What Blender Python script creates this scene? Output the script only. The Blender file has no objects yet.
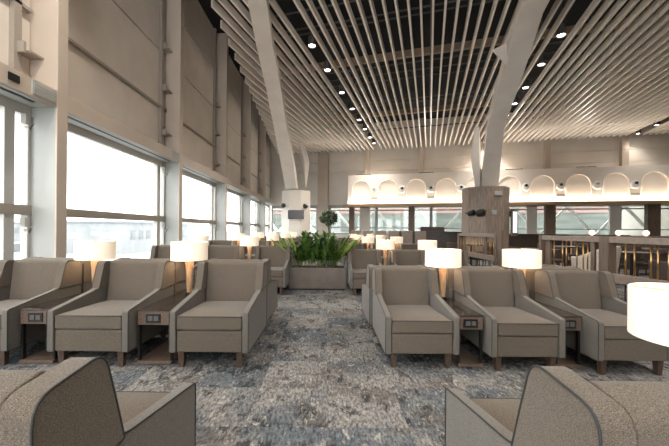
import bpy, bmesh, math, random
from mathutils import Matrix, Vector
random.seed(7)
SC = bpy.context.scene
COL = SC.collection
R = math.radians
PI = math.pi

# ------------------------------------------------------------------ mesh building
class MB:
    def __init__(s): s.v = []; s.f = []
    def add(s, vs, fs, M=None):
        k = len(s.v)
        for p in vs:
            p = Vector(p)
            s.v.append(tuple(M @ p) if M else tuple(p))
        for f in fs: s.f.append(tuple(i + k for i in f))
        return s
    def box(s, x0, x1, y0, y1, z0, z1, M=None):
        vs = [(x0,y0,z0),(x1,y0,z0),(x1,y1,z0),(x0,y1,z0),(x0,y0,z1),(x1,y0,z1),(x1,y1,z1),(x0,y1,z1)]
        return s.add(vs, [(3,2,1,0),(4,5,6,7),(0,1,5,4),(1,2,6,5),(2,3,7,6),(3,0,4,7)], M)
    def taper(s, cx, cy, z0, z1, a0, a1, dx=0, dy=0, M=None):   # square leg, half size a0 at the foot and a1 on top
        vs = [(cx+sx*a0+dx, cy+sy*a0+dy, z0) for sx,sy in ((-1,-1),(1,-1),(1,1),(-1,1))] + \
             [(cx+sx*a1, cy+sy*a1, z1) for sx,sy in ((-1,-1),(1,-1),(1,1),(-1,1))]
        return s.add(vs, [(3,2,1,0),(4,5,6,7),(0,1,5,4),(1,2,6,5),(2,3,7,6),(3,0,4,7)], M)
    def prism_x(s, prof, x0, x1, M=None):                      # profile in (y,z), swept along x
        n = len(prof)
        vs = [(x0,y,z) for y,z in prof] + [(x1,y,z) for y,z in prof]
        fs = [tuple(range(n))[::-1], tuple(range(n, 2*n))] + [(i,(i+1)%n,n+(i+1)%n,n+i) for i in range(n)]
        return s.add(vs, fs, M)
    def prism_z(s, prof, z0, z1, M=None):
        n = len(prof)
        vs = [(x,y,z0) for x,y in prof] + [(x,y,z1) for x,y in prof]
        fs = [tuple(range(n))[::-1], tuple(range(n, 2*n))] + [(i,(i+1)%n,n+(i+1)%n,n+i) for i in range(n)]
        return s.add(vs, fs, M)
    def lathe(s, prof, n=24, M=None, cap=True):                # profile of (r, z)
        vs = []; fs = []
        for r, z in prof:
            for i in range(n):
                a = 2*PI*i/n; vs.append((r*math.cos(a), r*math.sin(a), z))
        for j in range(len(prof)-1):
            for i in range(n):
                fs.append((j*n+i, j*n+(i+1)%n, (j+1)*n+(i+1)%n, (j+1)*n+i))
        if cap:
            fs.append(tuple(range(n))[::-1]); k = (len(prof)-1)*n; fs.append(tuple(range(k, k+n)))
        return s.add(vs, fs, M)
    def tube(s, pts, r, n=6, closed=False, M=None, r1=None):
        P = [Vector(p) for p in pts]; m = len(P); vs = []; fs = []
        for i, p in enumerate(P):
            a = P[(i-1) % m] if (closed or i > 0) else p
            b = P[(i+1) % m] if (closed or i < m-1) else p
            t = (b-a).normalized()
            ref = Vector((1,0,0)) if abs(t.x) < .9 else Vector((0,0,1))
            u = t.cross(ref).normalized(); w = t.cross(u)
            rr = r if r1 is None else r + (r1-r)*i/(m-1)
            for k in range(n):
                an = 2*PI*k/n; vs.append(p + (u*math.cos(an) + w*math.sin(an))*rr)
        for i in range(m if closed else m-1):
            j = (i+1) % m
            for k in range(n):
                fs.append((i*n+k, i*n+(k+1)%n, j*n+(k+1)%n, j*n+k))
        if not closed:
            fs.append(tuple(range(n))[::-1]); fs.append(tuple(range((m-1)*n, m*n)))
        return s.add(vs, fs, M)
    def bar(s, a, b, w, h):                                     # rectangular bar from a to b, w sideways, h in the other direction
        a = Vector(a); b = Vector(b); t = (b-a).normalized()
        ref = Vector((0,0,1)) if abs(t.z) < .95 else Vector((1,0,0))
        u = t.cross(ref).normalized()*w/2; v = u.cross(t).normalized()*h/2
        vs = [a-u-v,a+u-v,a+u+v,a-u+v,b-u-v,b+u-v,b+u+v,b-u+v]
        return s.add(vs, [(0,1,2,3),(7,6,5,4),(0,4,5,1),(1,5,6,2),(2,6,7,3),(3,7,4,0)])
    def build(s, name, mat, parent=None, bev=0, seg=2, smooth=False, sub=0):
        me = bpy.data.meshes.new(name); me.from_pydata(s.v, [], s.f)
        bm = bmesh.new(); bm.from_mesh(me)
        bmesh.ops.recalc_face_normals(bm, faces=bm.faces); bm.to_mesh(me); bm.free()
        me.materials.append(mat)
        o = bpy.data.objects.new(name, me); COL.objects.link(o)
        if parent: o.parent = parent
        if smooth or bev:
            for p in me.polygons: p.use_smooth = True
            if smooth and not bev and smooth != 'all':
                me.set_sharp_from_angle(angle=R(40))
        if bev:
            b = o.modifiers.new('bevel', 'BEVEL'); b.width = bev; b.segments = seg; b.limit_method = 'ANGLE'; b.angle_limit = R(35)
            b.harden_normals = True
        return o

def tag(o, label=None, cat=None, group=None, kind=None):
    if label: o['label'] = label
    if cat: o['category'] = cat
    if group: o['group'] = group
    if kind: o['kind'] = kind
    return o
def thing(name, label, cat, loc=(0,0,0), rz=0, group=None):
    o = bpy.data.objects.new(name, None); COL.objects.link(o); o.empty_display_size = .2
    o.location = loc; o.rotation_euler = (0,0,rz)
    return tag(o, label, cat, group)
def struct(o): o['kind'] = 'structure'; return o
KIDS = {}
def copy_tree(o, parent=None):
    c = o.copy(); COL.objects.link(c)
    if parent: c.parent = parent
    for ch in [x for x in ALL if x.parent == o]: copy_tree(ch, c)
    return c
ALL = []
def snap():
    global ALL
    ALL = list(bpy.data.objects)

# ------------------------------------------------------------------ materials
def srgb(h):
    h = h.lstrip('#'); c = [int(h[i:i+2],16)/255 for i in (0,2,4)]
    return tuple(x/12.92 if x <= .04045 else ((x+.055)/1.055)**2.4 for x in c) + (1,)
def mat(name, color, rough=.6, metal=0, color2=None, scale=30, bump=0, bscale=None, stretch=None, detail=3, coords='Object', lo=.35, hi=.65, spec=.5, emit=None, estr=0, sheen=0):
    m = bpy.data.materials.new(name); m.use_nodes = True
    nt = m.node_tree; N = nt.nodes; L = nt.links; b = N['Principled BSDF']
    c1 = srgb(color)
    b.inputs['Base Color'].default_value = c1; b.inputs['Roughness'].default_value = rough; b.inputs['Metallic'].default_value = metal
    b.inputs['Specular IOR Level'].default_value = spec
    if sheen: b.inputs['Sheen Weight'].default_value = sheen
    if emit:
        b.inputs['Emission Color'].default_value = srgb(emit); b.inputs['Emission Strength'].default_value = estr
    tc = N.new('ShaderNodeTexCoord'); mp = N.new('ShaderNodeMapping'); L.new(tc.outputs[coords], mp.inputs[0])
    if stretch: mp.inputs['Scale'].default_value = stretch
    c2 = srgb(color2) if color2 else tuple(x*.93 for x in c1[:3]) + (1,)
    nz = N.new('ShaderNodeTexNoise'); nz.inputs['Scale'].default_value = scale; nz.inputs['Detail'].default_value = detail
    L.new(mp.outputs[0], nz.inputs['Vector'])
    mr = N.new('ShaderNodeMapRange'); mr.inputs[1].default_value = lo; mr.inputs[2].default_value = hi; L.new(nz.outputs['Fac'], mr.inputs[0])
    mx = N.new('ShaderNodeMix'); mx.data_type = 'RGBA'; L.new(mr.outputs[0], mx.inputs[0])
    mx.inputs[6].default_value = c1; mx.inputs[7].default_value = c2; L.new(mx.outputs[2], b.inputs['Base Color'])
    if bump:
        n2 = N.new('ShaderNodeTexNoise'); n2.inputs['Scale'].default_value = bscale or scale; L.new(mp.outputs[0], n2.inputs['Vector'])
        bp = N.new('ShaderNodeBump'); bp.inputs['Strength'].default_value = bump; bp.inputs['Distance'].default_value = .003
        L.new(n2.outputs['Fac'], bp.inputs['Height']); L.new(bp.outputs[0], b.inputs['Normal'])
    return m
M = {}
M['fabric'] = mat('tweed_fabric', '#786d60', .92, color2='#3a332d', scale=360, bump=.35, bscale=420, stretch=(1,1,1.6), sheen=.15, spec=.2, lo=.3, hi=.7)
M['fabric_side'] = mat('outer_panel_fabric', '#7a756d', .9, color2='#46423d', scale=360, bump=.3, bscale=420, sheen=.15, spec=.2, lo=.3, hi=.7)
M['piping'] = mat('dark_piping', '#2b2c2b', .7)
M['leg'] = mat('walnut_leg', '#564336', .5, color2='#3d2f26', scale=12, stretch=(6,6,1))
M['table_wood'] = mat('table_wood', '#6b594c', .4, color2='#54453a', scale=8, stretch=(8,1,8))
M['table_glass'] = mat('dark_table_top', '#3b3531', .08, color2='#2c2724', scale=6, spec=.8)
M['steel_dark'] = mat('dark_bronze_frame', '#2e2c2a', .35, metal=.6)
M['black'] = mat('black_plastic', '#141414', .4)
M['socket'] = mat('socket_insert', '#5a5856', .4)
M['lamp_body'] = mat('turned_lamp_wood', '#c9a581', .45, color2='#a98462', scale=10, stretch=(5,5,1))
M['wood_panel'] = mat('grey_oak_cladding', '#9a8a7d', .5, color2='#76685d', scale=6, stretch=(9,9,.6), detail=5)
M['wood_rail'] = mat('taupe_wood_rail', '#8d7d71', .5, color2='#77695e', scale=5, stretch=(4,4,4), detail=5)
M['brown_post'] = mat('brown_clad_post', '#6f5c4d', .5, color2='#594a3e', scale=5, stretch=(6,6,.6))
M['brass'] = mat('brass_rod', '#c9a06a', .28, metal=.9)
M['bronze'] = mat('bronze_window_fin', '#93816f', .4, color2='#86745f', scale=3)
M['beige'] = mat('beige_painted_wall', '#d8cec3', .6, color2='#cfc5ba', scale=1.5)
M['beige_fin'] = mat('beige_fin', '#c0b2a3', .45, color2='#b8aa9b', scale=1.2)
M['backwall'] = mat('grey_beige_wall', '#e2dbd2', .7, color2='#d9d1c7', scale=.8)
M['white'] = mat('white_painted_metal', '#a9aaa6', .4, color2='#a2a39f', scale=1.5)
M['frame'] = mat('grey_window_frame', '#b9b6b0', .4)
M['rail_grey'] = mat('grey_bronze_rail', '#9b9186', .4)
M['strut'] = mat('pale_steel_beam', '#ebe3d9', .4, color2='#e2dad0', scale=2)
M['slat'] = mat('slat_paint', '#f0e6db', .35, color2='#e6dcd0', scale=1)
M['void'] = mat('dark_void', '#141416', .9)
M['duct'] = mat('dark_grey_pipe', '#4c4a48', .5)
M['beam'] = mat('purlin_tan', '#a48b76', .6)
M['band'] = mat('cream_plaster', '#fbf3ea', .7, color2='#f7ede2', scale=1.2)
M['trim'] = mat('brown_trim', '#9d7f60', .5)
M['leaf'] = mat('green_leaf', '#55752f', .4, color2='#385623', scale=9, coords='Object')
M['leaf_light'] = mat('light_green_leaf', '#9aac50', .4, color2='#6a8638', scale=9)
M['leaf_dark'] = mat('dark_tree_leaf', '#5b7052', .6, color2='#3c4f32', scale=20)
M['stem'] = mat('plant_stem', '#6d7a3e', .6)
M['planter'] = mat('taupe_planter', '#62584f', .5, color2='#574e46', scale=4)
M['pot'] = mat('slate_pot', '#3c414a', .5)
M['soil'] = mat('soil', '#30261e', .95, bump=.5)
M['snow'] = mat('snowy_apron', '#9fa1a2', .9, color2='#85888a', scale=.03, coords='Object', detail=6)
M['bld'] = mat('far_building_grey', '#7c7f80', .8, color2='#8d8f90', scale=.3, stretch=(1,1,.2))
M['bld_dark'] = mat('far_building_slate', '#666b6b', .8, color2='#787b7b', scale=.5)
M['green_bld'] = mat('green_grey_facade', '#4d504b', .7, color2='#666862', scale=.4, stretch=(1,1,5))
M['pink_bld'] = mat('pink_facade', '#8c6f68', .8)
M['truss'] = mat('white_steel_truss', '#f4f4f2', .5)
M['dark_chair'] = mat('dark_brown_upholstery', '#4a3a32', .6, color2='#382c26', scale=30)
M['counter'] = mat('dark_counter_wood', '#3a2f2a', .35, color2='#2c2420', scale=8)
M['tub'] = mat('cream_upholstery', '#cbbfb0', .8, color2='#b5a99a', scale=60)
M['globe'] = mat('frosted_globe', '#fff2dc', .4, emit='#ffe2b8', estr=.6)
M['screen'] = mat('lit_screen', '#e8ebf5', .3, emit='#e6e9f6', estr=.22)
M['screen_dark'] = mat('dark_screen', '#2a2420', .25)
M['downlight'] = mat('downlight_lens', '#ffffff', .3, emit='#fff6ea', estr=6)
M['led'] = mat('warm_led_strip', '#ffffff', .4, emit='#ffd9ae', estr=2.2)

M['led_dim'] = mat('dim_warm_led_strip', '#ffffff', .4, emit='#ffd9ae', estr=3)
def shade_mat():
    m = bpy.data.materials.new('linen_lamp_shade'); m.use_nodes = True
    nt = m.node_tree; N = nt.nodes; L = nt.links; b = N['Principled BSDF']; out = N['Material Output']
    b.inputs['Base Color'].default_value = srgb('#f6ecdc'); b.inputs['Roughness'].default_value = .9
    tc = N.new('ShaderNodeTexCoord'); nz = N.new('ShaderNodeTexNoise'); nz.inputs['Scale'].default_value = 90
    L.new(tc.outputs['Object'], nz.inputs['Vector'])
    mx = N.new('ShaderNodeMix'); mx.data_type = 'RGBA'; L.new(nz.outputs['Fac'], mx.inputs[0])
    mx.inputs[6].default_value = srgb('#f8eddc'); mx.inputs[7].default_value = srgb('#efe0ca'); L.new(mx.outputs[2], b.inputs['Base Color'])
    b.inputs['Emission Color'].default_value = srgb('#ffe9cb'); b.inputs['Emission Strength'].default_value = .08
    return m
M['shade'] = shade_mat()

def glass_mat(name, tint='#f2f8f6', refl=.06):
    m = bpy.data.materials.new(name); m.use_nodes = True
    nt = m.node_tree; N = nt.nodes; L = nt.links; N.remove(N['Principled BSDF']); out = N['Material Output']
    t = N.new('ShaderNodeBsdfTransparent'); t.inputs[0].default_value = srgb(tint)
    g = N.new('ShaderNodeBsdfGlossy'); g.inputs['Roughness'].default_value = .02
    mx = N.new('ShaderNodeMixShader'); mx.inputs[0].default_value = refl
    L.new(t.outputs[0], mx.inputs[1]); L.new(g.outputs[0], mx.inputs[2]); L.new(mx.outputs[0], out.inputs[0])
    return m
M['glass'] = glass_mat('window_glass', '#fafbfa')
M['glass_green'] = glass_mat('green_tinted_glass', '#f0f5f3')

def carpet_mat():
    m = bpy.data.materials.new('distressed_carpet_tiles'); m.use_nodes = True
    nt = m.node_tree; N = nt.nodes; L = nt.links; b = N['Principled BSDF']
    b.inputs['Roughness'].default_value = .97; b.inputs['Specular IOR Level'].default_value = .1
    tc = N.new('ShaderNodeTexCoord')
    def mapping(sc, src=None):
        mp = N.new('ShaderNodeMapping'); mp.inputs['Scale'].default_value = sc; L.new(src or tc.outputs['Object'], mp.inputs[0]); return mp.outputs[0]
    def noise(scale, vec, detail=4, rough=.6, dist=0):
        n = N.new('ShaderNodeTexNoise'); n.inputs['Scale'].default_value = scale; n.inputs['Detail'].default_value = detail
        n.inputs['Roughness'].default_value = rough; n.inputs['Distortion'].default_value = dist
        L.new(vec, n.inputs['Vector']); return n.outputs['Fac']
    def mr(a, lo, hi, o0=0, o1=1):
        r = N.new('ShaderNodeMapRange'); r.inputs[1].default_value = lo; r.inputs[2].default_value = hi
        r.inputs[3].default_value = o0; r.inputs[4].default_value = o1; L.new(a, r.inputs[0]); return r.outputs[0]
    def mix(f, a, c, kind='MIX'):
        x = N.new('ShaderNodeMix'); x.data_type = 'RGBA'; x.blend_type = kind
        if isinstance(f, (int, float)): x.inputs[0].default_value = f
        else: L.new(f, x.inputs[0])
        for k, v in ((6, a), (7, c)):
            if isinstance(v, tuple): x.inputs[k].default_value = v
            else: L.new(v, x.inputs[k])
        return x.outputs[2]
    def math2(op, a, c):
        x = N.new('ShaderNodeMath'); x.operation = op
        for k, v in ((0, a), (1, c)):
            if isinstance(v, (int, float)): x.inputs[k].default_value = v
            else: L.new(v, x.inputs[k])
        return x.outputs[0]
    # tile index: planks half a metre wide and one metre long
    sv = mapping((2.0, 2.0, 1))
    sn = N.new('ShaderNodeVectorMath'); sn.operation = 'FLOOR'; L.new(sv, sn.inputs[0])
    wn = N.new('ShaderNodeTexWhiteNoise'); wn.noise_dimensions = '3D'; L.new(sn.outputs[0], wn.inputs['Vector'])
    tile = wn.outputs['Value']
    off = N.new('ShaderNodeVectorMath'); off.operation = 'SCALE'; L.new(wn.outputs['Color'], off.inputs[0]); off.inputs['Scale'].default_value = 9
    add = N.new('ShaderNodeVectorMath'); add.operation = 'ADD'; L.new(tc.outputs['Object'], add.inputs[0]); L.new(off.outputs[0], add.inputs[1])
    tv = add.outputs[0]
    big = noise(1.6, tv, 5, .6, .6)
    mid = noise(9, mapping((1, .5, 1), tv), 6, .75, .5)
    fine = noise(60, mapping((1, .35, 1)), 3, .7)
    pale = srgb('#8c8986'); blue = srgb('#656a6f'); brown = srgb('#6a635d'); dark = srgb('#242628')
    c = mix(mr(math2('ADD', big, math2('MULTIPLY', math2('SUBTRACT', tile, .5), .16)), .44, .56), blue, pale)
    c = mix(mr(noise(2.3, mapping((1, 1, 1), tv), 3, .6), .52, .62, 0, .7), c, brown)
    c = mix(mr(mid, .52, .60, 0, .8), c, dark)
    c = mix(mr(noise(22, mapping((1, .45, 1), tv), 5, .8, .8), .55, .62, 0, .75), c, srgb('#b3ada4'))
    c = mix(mr(fine, .42, .60, 0, .62), c, dark)
    L.new(c, b.inputs['Base Color'])
    bp = N.new('ShaderNodeBump'); bp.inputs['Strength'].default_value = .5; bp.inputs['Distance'].default_value = .004
    L.new(fine, bp.inputs['Height']); L.new(bp.outputs[0], b.inputs['Normal'])
    return m
M['carpet'] = carpet_mat()

# ------------------------------------------------------------------ camera and world
cam = bpy.data.cameras.new('camera'); co = bpy.data.objects.new('camera', cam); COL.objects.link(co)
cam.sensor_width = 36; cam.lens = 36*330/669; cam.shift_y = 6.5/669; cam.shift_x = 6.5/669; cam.clip_end = 1000; cam.clip_start = .05
co.matrix_world = Matrix.Translation((0,0,1.2)) @ Matrix.Rotation(R(90),4,'X') @ Matrix.Rotation(R(.5),4,'Z')
SC.camera = co
w = bpy.data.worlds.new('overcast_sky'); SC.world = w; w.use_nodes = True
bg = w.node_tree.nodes['Background']; bg.inputs[0].default_value = (.97,.985,1,1); bg.inputs[1].default_value = 1.5
SC.view_settings.view_transform = 'Standard'; SC.view_settings.look = 'None'; SC.view_settings.exposure = 2.25; SC.view_settings.gamma = 1

# ------------------------------------------------------------------ room shell
ZTOP = 9.2
WG = -4.65      # glass plane of the left wall
WF = -4.2       # room face of its fins and header
struct(MB().box(WG-.1, 26, -6, 27, -.25, 0).build('floor', M['carpet']))
struct(MB().box(WG-.3, 26, -6, 29, ZTOP, ZTOP+.2).build('ceiling', M['void']))
struct(MB().box(24.0, 24.3, -6, 27, 0, ZTOP).build('wall_right', M['beige']))

PITCH = 4.2
FINS = [.9 + PITCH*i for i in range(0, 6)]     # near faces of the fins: .9, 5.1, 9.3, ...
FW = .2
# upper wall panels between fins
wl = MB()
for i in range(-2, 6):
    y0 = .9 + PITCH*i + FW; y1 = y0 + PITCH - FW
    for z0, z1 in ((3.3, 4.47), (4.5, 6.03), (6.06, 7.6), (7.63, ZTOP)):
        wl.box(WG-.12, WG+.02, y0-FW+.0, y1, z0+.012, z1)
wl.box(WG-.3, WG-.1, -7.5, 28.5, 3.2, ZTOP); wl.box(WG-.3, WG-.1, 26.1, 28.5, 0, 3.2)
struct(wl.build('wall_left', M['beige'], bev=.006, seg=1))
struct(MB().box(WG-.15, WG+.1, -7.5, 26, 0, .32).build('baseboard_left', M['white'], bev=.01))
n = 0
for i in range(-2, 6):
    y = .9 + PITCH*i
    o = struct(MB().box(WG-.02, WF, y, y+FW, 3.31, ZTOP).box(WF-.03, WF+.004, y-.004, y+FW+.004, 0, ZTOP).build('trim_%d' % (n+1), M['beige_fin'], bev=.008))
    MB().box(WG-.02, WF-.03, y, y+FW, 0, 3.31).build('column_cladding', M['white'], o, bev=.006)
    br = MB()                                   # brackets and track beside the fin
    br.box(WG+.02, WG+.10, y-.34, y-.22, 3.33, ZTOP)
    for z in (3.75, 4.95, 6.1):
        br.box(WG+.1, WG+.2, y-.30, y-.26, z, z+.16); br.box(WG+.02, WG+.24, y-.22, y, z+.03, z+.06)
    br.build('wall_bracket', M['rail_grey'], o)
    n += 1
    # header and window of the bay that follows this fin
    a, b2 = y+FW, y+PITCH
    h = struct(MB().box(WG, WF, a, b2, 3.05, 3.31).build('trim_%d' % (n+20), M['beige_fin'], bev=.006))
    MB().box(WG+.08, WF-.04, a+.02, b2-.02, 3.040, 3.049).build('white_soffit', M['white'], h)
    MB().box(WF-.17, WF-.12, a+.05, b2-.25, 3.028, 3.039).build('linear_slot', M['black'], h)
    led = MB().box(WG+.05, WG+.10, a+.05, b2-.05, 4.47, 4.52).build('ledge', M['rail_grey'], h)
    if -1 <= i <= 1:
        g = MB().box(WF, WF+.012, b2-.44, b2-.03, 3.08, 3.28).build('vent_grille', M['white'], h)
        gs = MB()
        for k in range(5): gs.box(WF+.012, WF+.020, b2-.42, b2-.05, 3.10+k*.034, 3.115+k*.034)
        gs.build('grille_slats', M['frame'], g)
    if i == 0:
        d_ = MB().box(WF, WF+.02, b2-.79, b2-.64, 3.13, 3.23).build('black_display', M['black'], h); d_['label'] = 'small black display panel'
    wf = MB()
    mull = b2-.42
    wf.box(WG-.06, WG+.05, a, b2, 2.90, 3.05); wf.box(WG-.06, WG+.05, a, b2, .32, .42)
    wf.box(WG-.06, WG+.05, a, a+.05, .42, 2.9); wf.box(WG-.06, WG+.05, b2-.05, b2, .42, 2.9)
    wf.box(WG-.06, WG+.05, mull, mull+.16, .42, 2.9)
    wnd = struct(wf.build('window_%d' % n, M['frame'], bev=.005))
    MB().box(WG-.09, WG+.07, a, b2, 1.38, 1.53).build('transom_rail', M['rail_grey'], wnd)
    MB().box(WG-.012, WG-.002, a+.05, b2-.05, .42, 2.9).build('pane', M['glass'], wnd)
    hk = MB()
    for z in (1.2, 2.75):
        hk.box(WG+.05, WG+.13, b2-.18, b2-.10, z, z+.14); hk.tube([(WG+.09, b2-.14, z-.05), (WG+.16, b2-.14, z-.08), (WG+.2, b2-.14, z)], .02)
    hk.build('hinge', M['frame'], wnd, smooth=True)

struct(MB().box(1.5, 24, -6.3, -6, 0, ZTOP).build('wall_light_blocker', M['beige']))  # unseen wall added behind the camera to keep sky light off right-facing sides
# rotated frame of the back wall and ceiling slats
TH = R(15)
BO = Vector((5.2, 24.0, 0)); BU = Vector((math.cos(TH), -math.sin(TH), 0)); BN = Vector((-math.sin(TH), -math.cos(TH), 0))
MW = Matrix(((BU.x, -BN.x, 0, BO.x), (BU.y, -BN.y, 0, BO.y), (0,0,1,0), (0,0,0,1)))   # local x along the wall, local y away from the room
U0, U1 = -10.5, 19.5
# upper back wall, lower posts, windows
bw = MB(); bw.box(U0, U1, .25, .5, 3.1, ZTOP, MW)
for z0, z1 in ((3.1, 5.6), (5.62, 6.35), (6.37, ZTOP)):
    bw.box(U0, U1, .18, .25, z0, z1, MW)
bw.box(U0, U1, 0.2, .5, 0, .85, MW)
struct(bw.build('wall_back', M['backwall'], bev=.006, seg=1))
def upos(x, D):     # position along the wall of a point
    return (Vector((x, D, 0)) - BO).dot(BU)
pil = MB()
k = 0
for u, wd in ((-5.8, .8), (-2.4, .3), (1.5, .3), (5.45, .3), (9.4, .32), (13.6, .36), (17.5, .36)):
    m = MB().box(u-wd/2, u+wd/2, -.15, .2, (0 if wd > .5 else 3.1), ZTOP, MW)
    struct(m.build('trim_%d' % (41+k), M['beige_fin'], bev=.01)); k += 1
# white posts and glazing behind the band
wn_ = 21
edges = [-10.2, -6.3, -5.3, -1.7, 2.2, 6.1, 9.6, 13.4, 17.2, 19.4]
for a, b2 in zip(edges[:-1], edges[1:]):
    wf = MB()
    wf.box(a, b2, .2, .3, 2.85, 3.1, MW); wf.box(a, b2, .2, .3, .85, .95, MW); wf.box(a, a+.1, .2, .3, .9, 2.9, MW); wf.box(b2-.1, b2, .2, .3, .9, 2.9, MW)
    wf.box(a, b2, .2, .3, 1.33, 1.39, MW); wf.box(a, b2, .16, .32, 2.62, 2.70, MW)
    wo = struct(wf.build('window_%d' % wn_, M['white'], bev=.006))
    MB().box(a+.1, b2-.1, .245, .252, .95, 2.88, MW).build('pane', M['glass_green'], wo)
    wn_ += 1
for j, (u, wd, key, off) in enumerate(((-3.45, .36, 'brown_post', -.6), (-2.55, .75, 'backwall', .0), (0.85, .42, 'brown_post', -.9), (8.55, .60, 'backwall', .0), (9.3, .55, 'brown_post', -1.0), (13.2, .62, 'backwall', 0), (14.6, .62, 'brown_post', -1.0))):
    ps = MB().box(u-wd/2, u+wd/2, off, off+.35 if off < 0 else .18, 0, 3.0, MW).build('trim_%d' % (61+j), M[key], bev=.01)
    struct(ps)

# arcaded band
ZB, ZT = 3.0, 5.12
u_left = -3.7
PA = 1.86
arch_u = [upos(2.62, 24.7) + i*1.915 for i in range(0, 11)]
bd = MB()
off = -1.1        # front plane, towards the room
def bay(m, u0, u1, uc, hw, za, zs):
    path = [(uc-hw, za), (uc-hw, zs)] + [(uc-hw*math.cos(t), zs+hw*math.sin(t)) for t in [PI*i/16 for i in range(1, 16)]] + [(uc+hw, zs), (uc+hw, za)]
    outer = [(u0, za), (u0, zs)]
    for t in [PI*i/16 for i in range(1, 16)]:
        dx, dz = -math.cos(t), math.sin(t)
        s1 = (ZT-zs)/dz if dz > 1e-6 else 1e9
        s2 = ((uc-u0) if dx < 0 else (u1-uc))/abs(dx) if abs(dx) > 1e-6 else 1e9
        s_ = min(s1, s2); outer.append((uc+dx*s_, zs+dz*s_))
    outer += [(u1, zs), (u1, za)]
    nn = len(path)
    F = [(p[0], off, p[1]) for p in path]; O = [(p[0], off, p[1]) for p in outer]; B = [(p[0], off+.07, p[1]) for p in path]
    vs = F + O + B
    fs = [(i, i+1, nn+i+1, nn+i) for i in range(nn-1)] + [(i, i+1, 2*nn+i+1, 2*nn+i) for i in range(nn-1)]
    fs.append(tuple(2*nn+i for i in range(nn)))
    m.add(vs, fs, MW)
    # corner fillers and the strip under the arch
    for (cu, cs) in ((u0, -1), (u1, 1)):
        pts = [p for p in outer if abs(p[0]-cu) < 1e-6 and p[1] > zs-1e-6]
        tp = [p for p in outer if abs(p[1]-ZT) < 1e-6 and (p[0]-uc)*cs > 0]
        if pts and tp:
            a_ = max(pts, key=lambda p: p[1]); b_ = max(tp, key=lambda p: p[0]*cs)
            m.add([(a_[0], off, a_[1]), (cu, off, ZT), (b_[0], off, b_[1])], [(0,1,2)], MW)
    m.add([(u0, off, ZB), (u1, off, ZB), (u1, off, za), (uc+hw, off, za), (uc-hw, off, za), (u0, off, za)], [(0,1,2,3,4,5)], MW)
    m.add([(uc-hw, off, za), (uc+hw, off, za), (uc+hw, off+.07, za), (uc-hw, off+.07, za)], [(0,1,2,3)], MW)
for uc in arch_u:
    bay(bd, uc-1.915/2, uc+1.915/2, uc, .64, ZB+.12, 4.07)
uL = arch_u[0]-1.915/2; uR = arch_u[-1]+1.915/2
bd.add([(uL, off, ZB), (uL, .2, ZB), (uL, .2, ZT), (uL, off, ZT)], [(0,1,2,3)], MW)
bd.add([(uL, off, ZT), (uR, off, ZT), (uR, .2, ZT), (uL, .2, ZT)], [(0,1,2,3)], MW)
bd.add([(uL, off, ZB), (uR, off, ZB), (uR, .2, ZB), (uL, .2, ZB)], [(0,1,2,3)], MW)
band = tag(bd.build('arched_bulkhead', M['band']), 'long cream bulkhead with a row of shallow lit arches above the windows', 'bulkhead')
aw = MB()                                      # raised rims round the arches
for uc in arch_u:
    pth = [(uc-.66, off-.01, ZB+.3), (uc-.66, off-.01, 4.07)] + [(uc-.66*math.cos(PI*i/16), off-.01, 4.07+.66*math.sin(PI*i/16)) for i in range(1, 16)] + [(uc+.66, off-.01, 4.07), (uc+.66, off-.01, ZB+.3)]
    m_ = MB().tube(pth, .028, 6, M=MW)
    m_.build('arch_rim', M['band'], band, smooth='all')
MB().box(uL-.3, uR, off-.20, .2, ZB-.16, ZB-.03, MW).build('wooden_ledge', M['trim'], band, bev=.01)
MB().box(uL, uR, off-.19, off-.16, ZB-.03, ZB+.05, MW).build('ledge_lip', M['trim'], band)
MB().box(uL+.05, uR, off-.13, off-.09, ZB-.03, ZB-.005, MW).build('light_strip', M['led'], band)
# small wall spotlights between arches, with plaques under some
for i in range(len(arch_u)):
    ld = bpy.data.lights.new('cove_lamp', 'AREA'); ld.shape = 'RECTANGLE'; ld.size = 1.85; ld.size_y = .05; ld.energy = 4.6; ld.color = (1,.84,.66)
    lo = bpy.data.objects.new('cove_lamp', ld); COL.objects.link(lo); lo.parent = band
    lo.matrix_world = MW @ Matrix.Translation((arch_u[i], off-.145, ZB+.01)) @ Matrix.Rotation(R(180-10), 4, 'X')
for i, uc in enumerate(arch_u[:-1]):
    if i in (4,): continue
    um = uc+1.915/2
    t = thing('wall_spotlight', '', 'spotlight', tuple(MW @ Vector((um, off, 4.0))), -TH, 'spotlights between the arches')
    ordn = ['leftmost', 'second from left', 'third from left', 'last one left of clad pillar', '', 'first one right of clad pillar', 'second right of clad pillar', 'third right of clad pillar', 'fourth right of clad pillar', 'rightmost'][i]
    t['label'] = 'round white wall spotlight between cream arches, ' + ordn
    RX = Matrix.Rotation(R(90), 4, 'X')
    MB().lathe([(.02, 0), (.25, .0), (.26, .03), (.20, .10), (.02, .12)], 20, RX).build('base_disc', M['truss'], t, smooth=True)
    hd = MB().lathe([(.02, -.09), (.07, -.06), (.10, 0), (.07, .06), (.02, .09)], 14, Matrix.Translation((0, -.12, .09)) )
    hd.build('lamp_head', M['black'] if i not in (0, 7) else M['white'], t, smooth='all')
for j, i in enumerate((0, 2, 6, 8)):
    um = arch_u[i]+1.915/2
    tag(MB().box(um-.22, um+.22, off-.012, off+.0, 3.38, 3.43, MW).box(um-.22, um+.22, off-.012, off, 3.46, 3.49, MW).build('wall_vent', M['rail_grey']),
        'small slotted wall vent under a spotlight, ' + ['leftmost of four', 'second from left', 'third from left', 'rightmost of four'][j], 'vent', 'slotted vents on the arched bulkhead')

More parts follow.
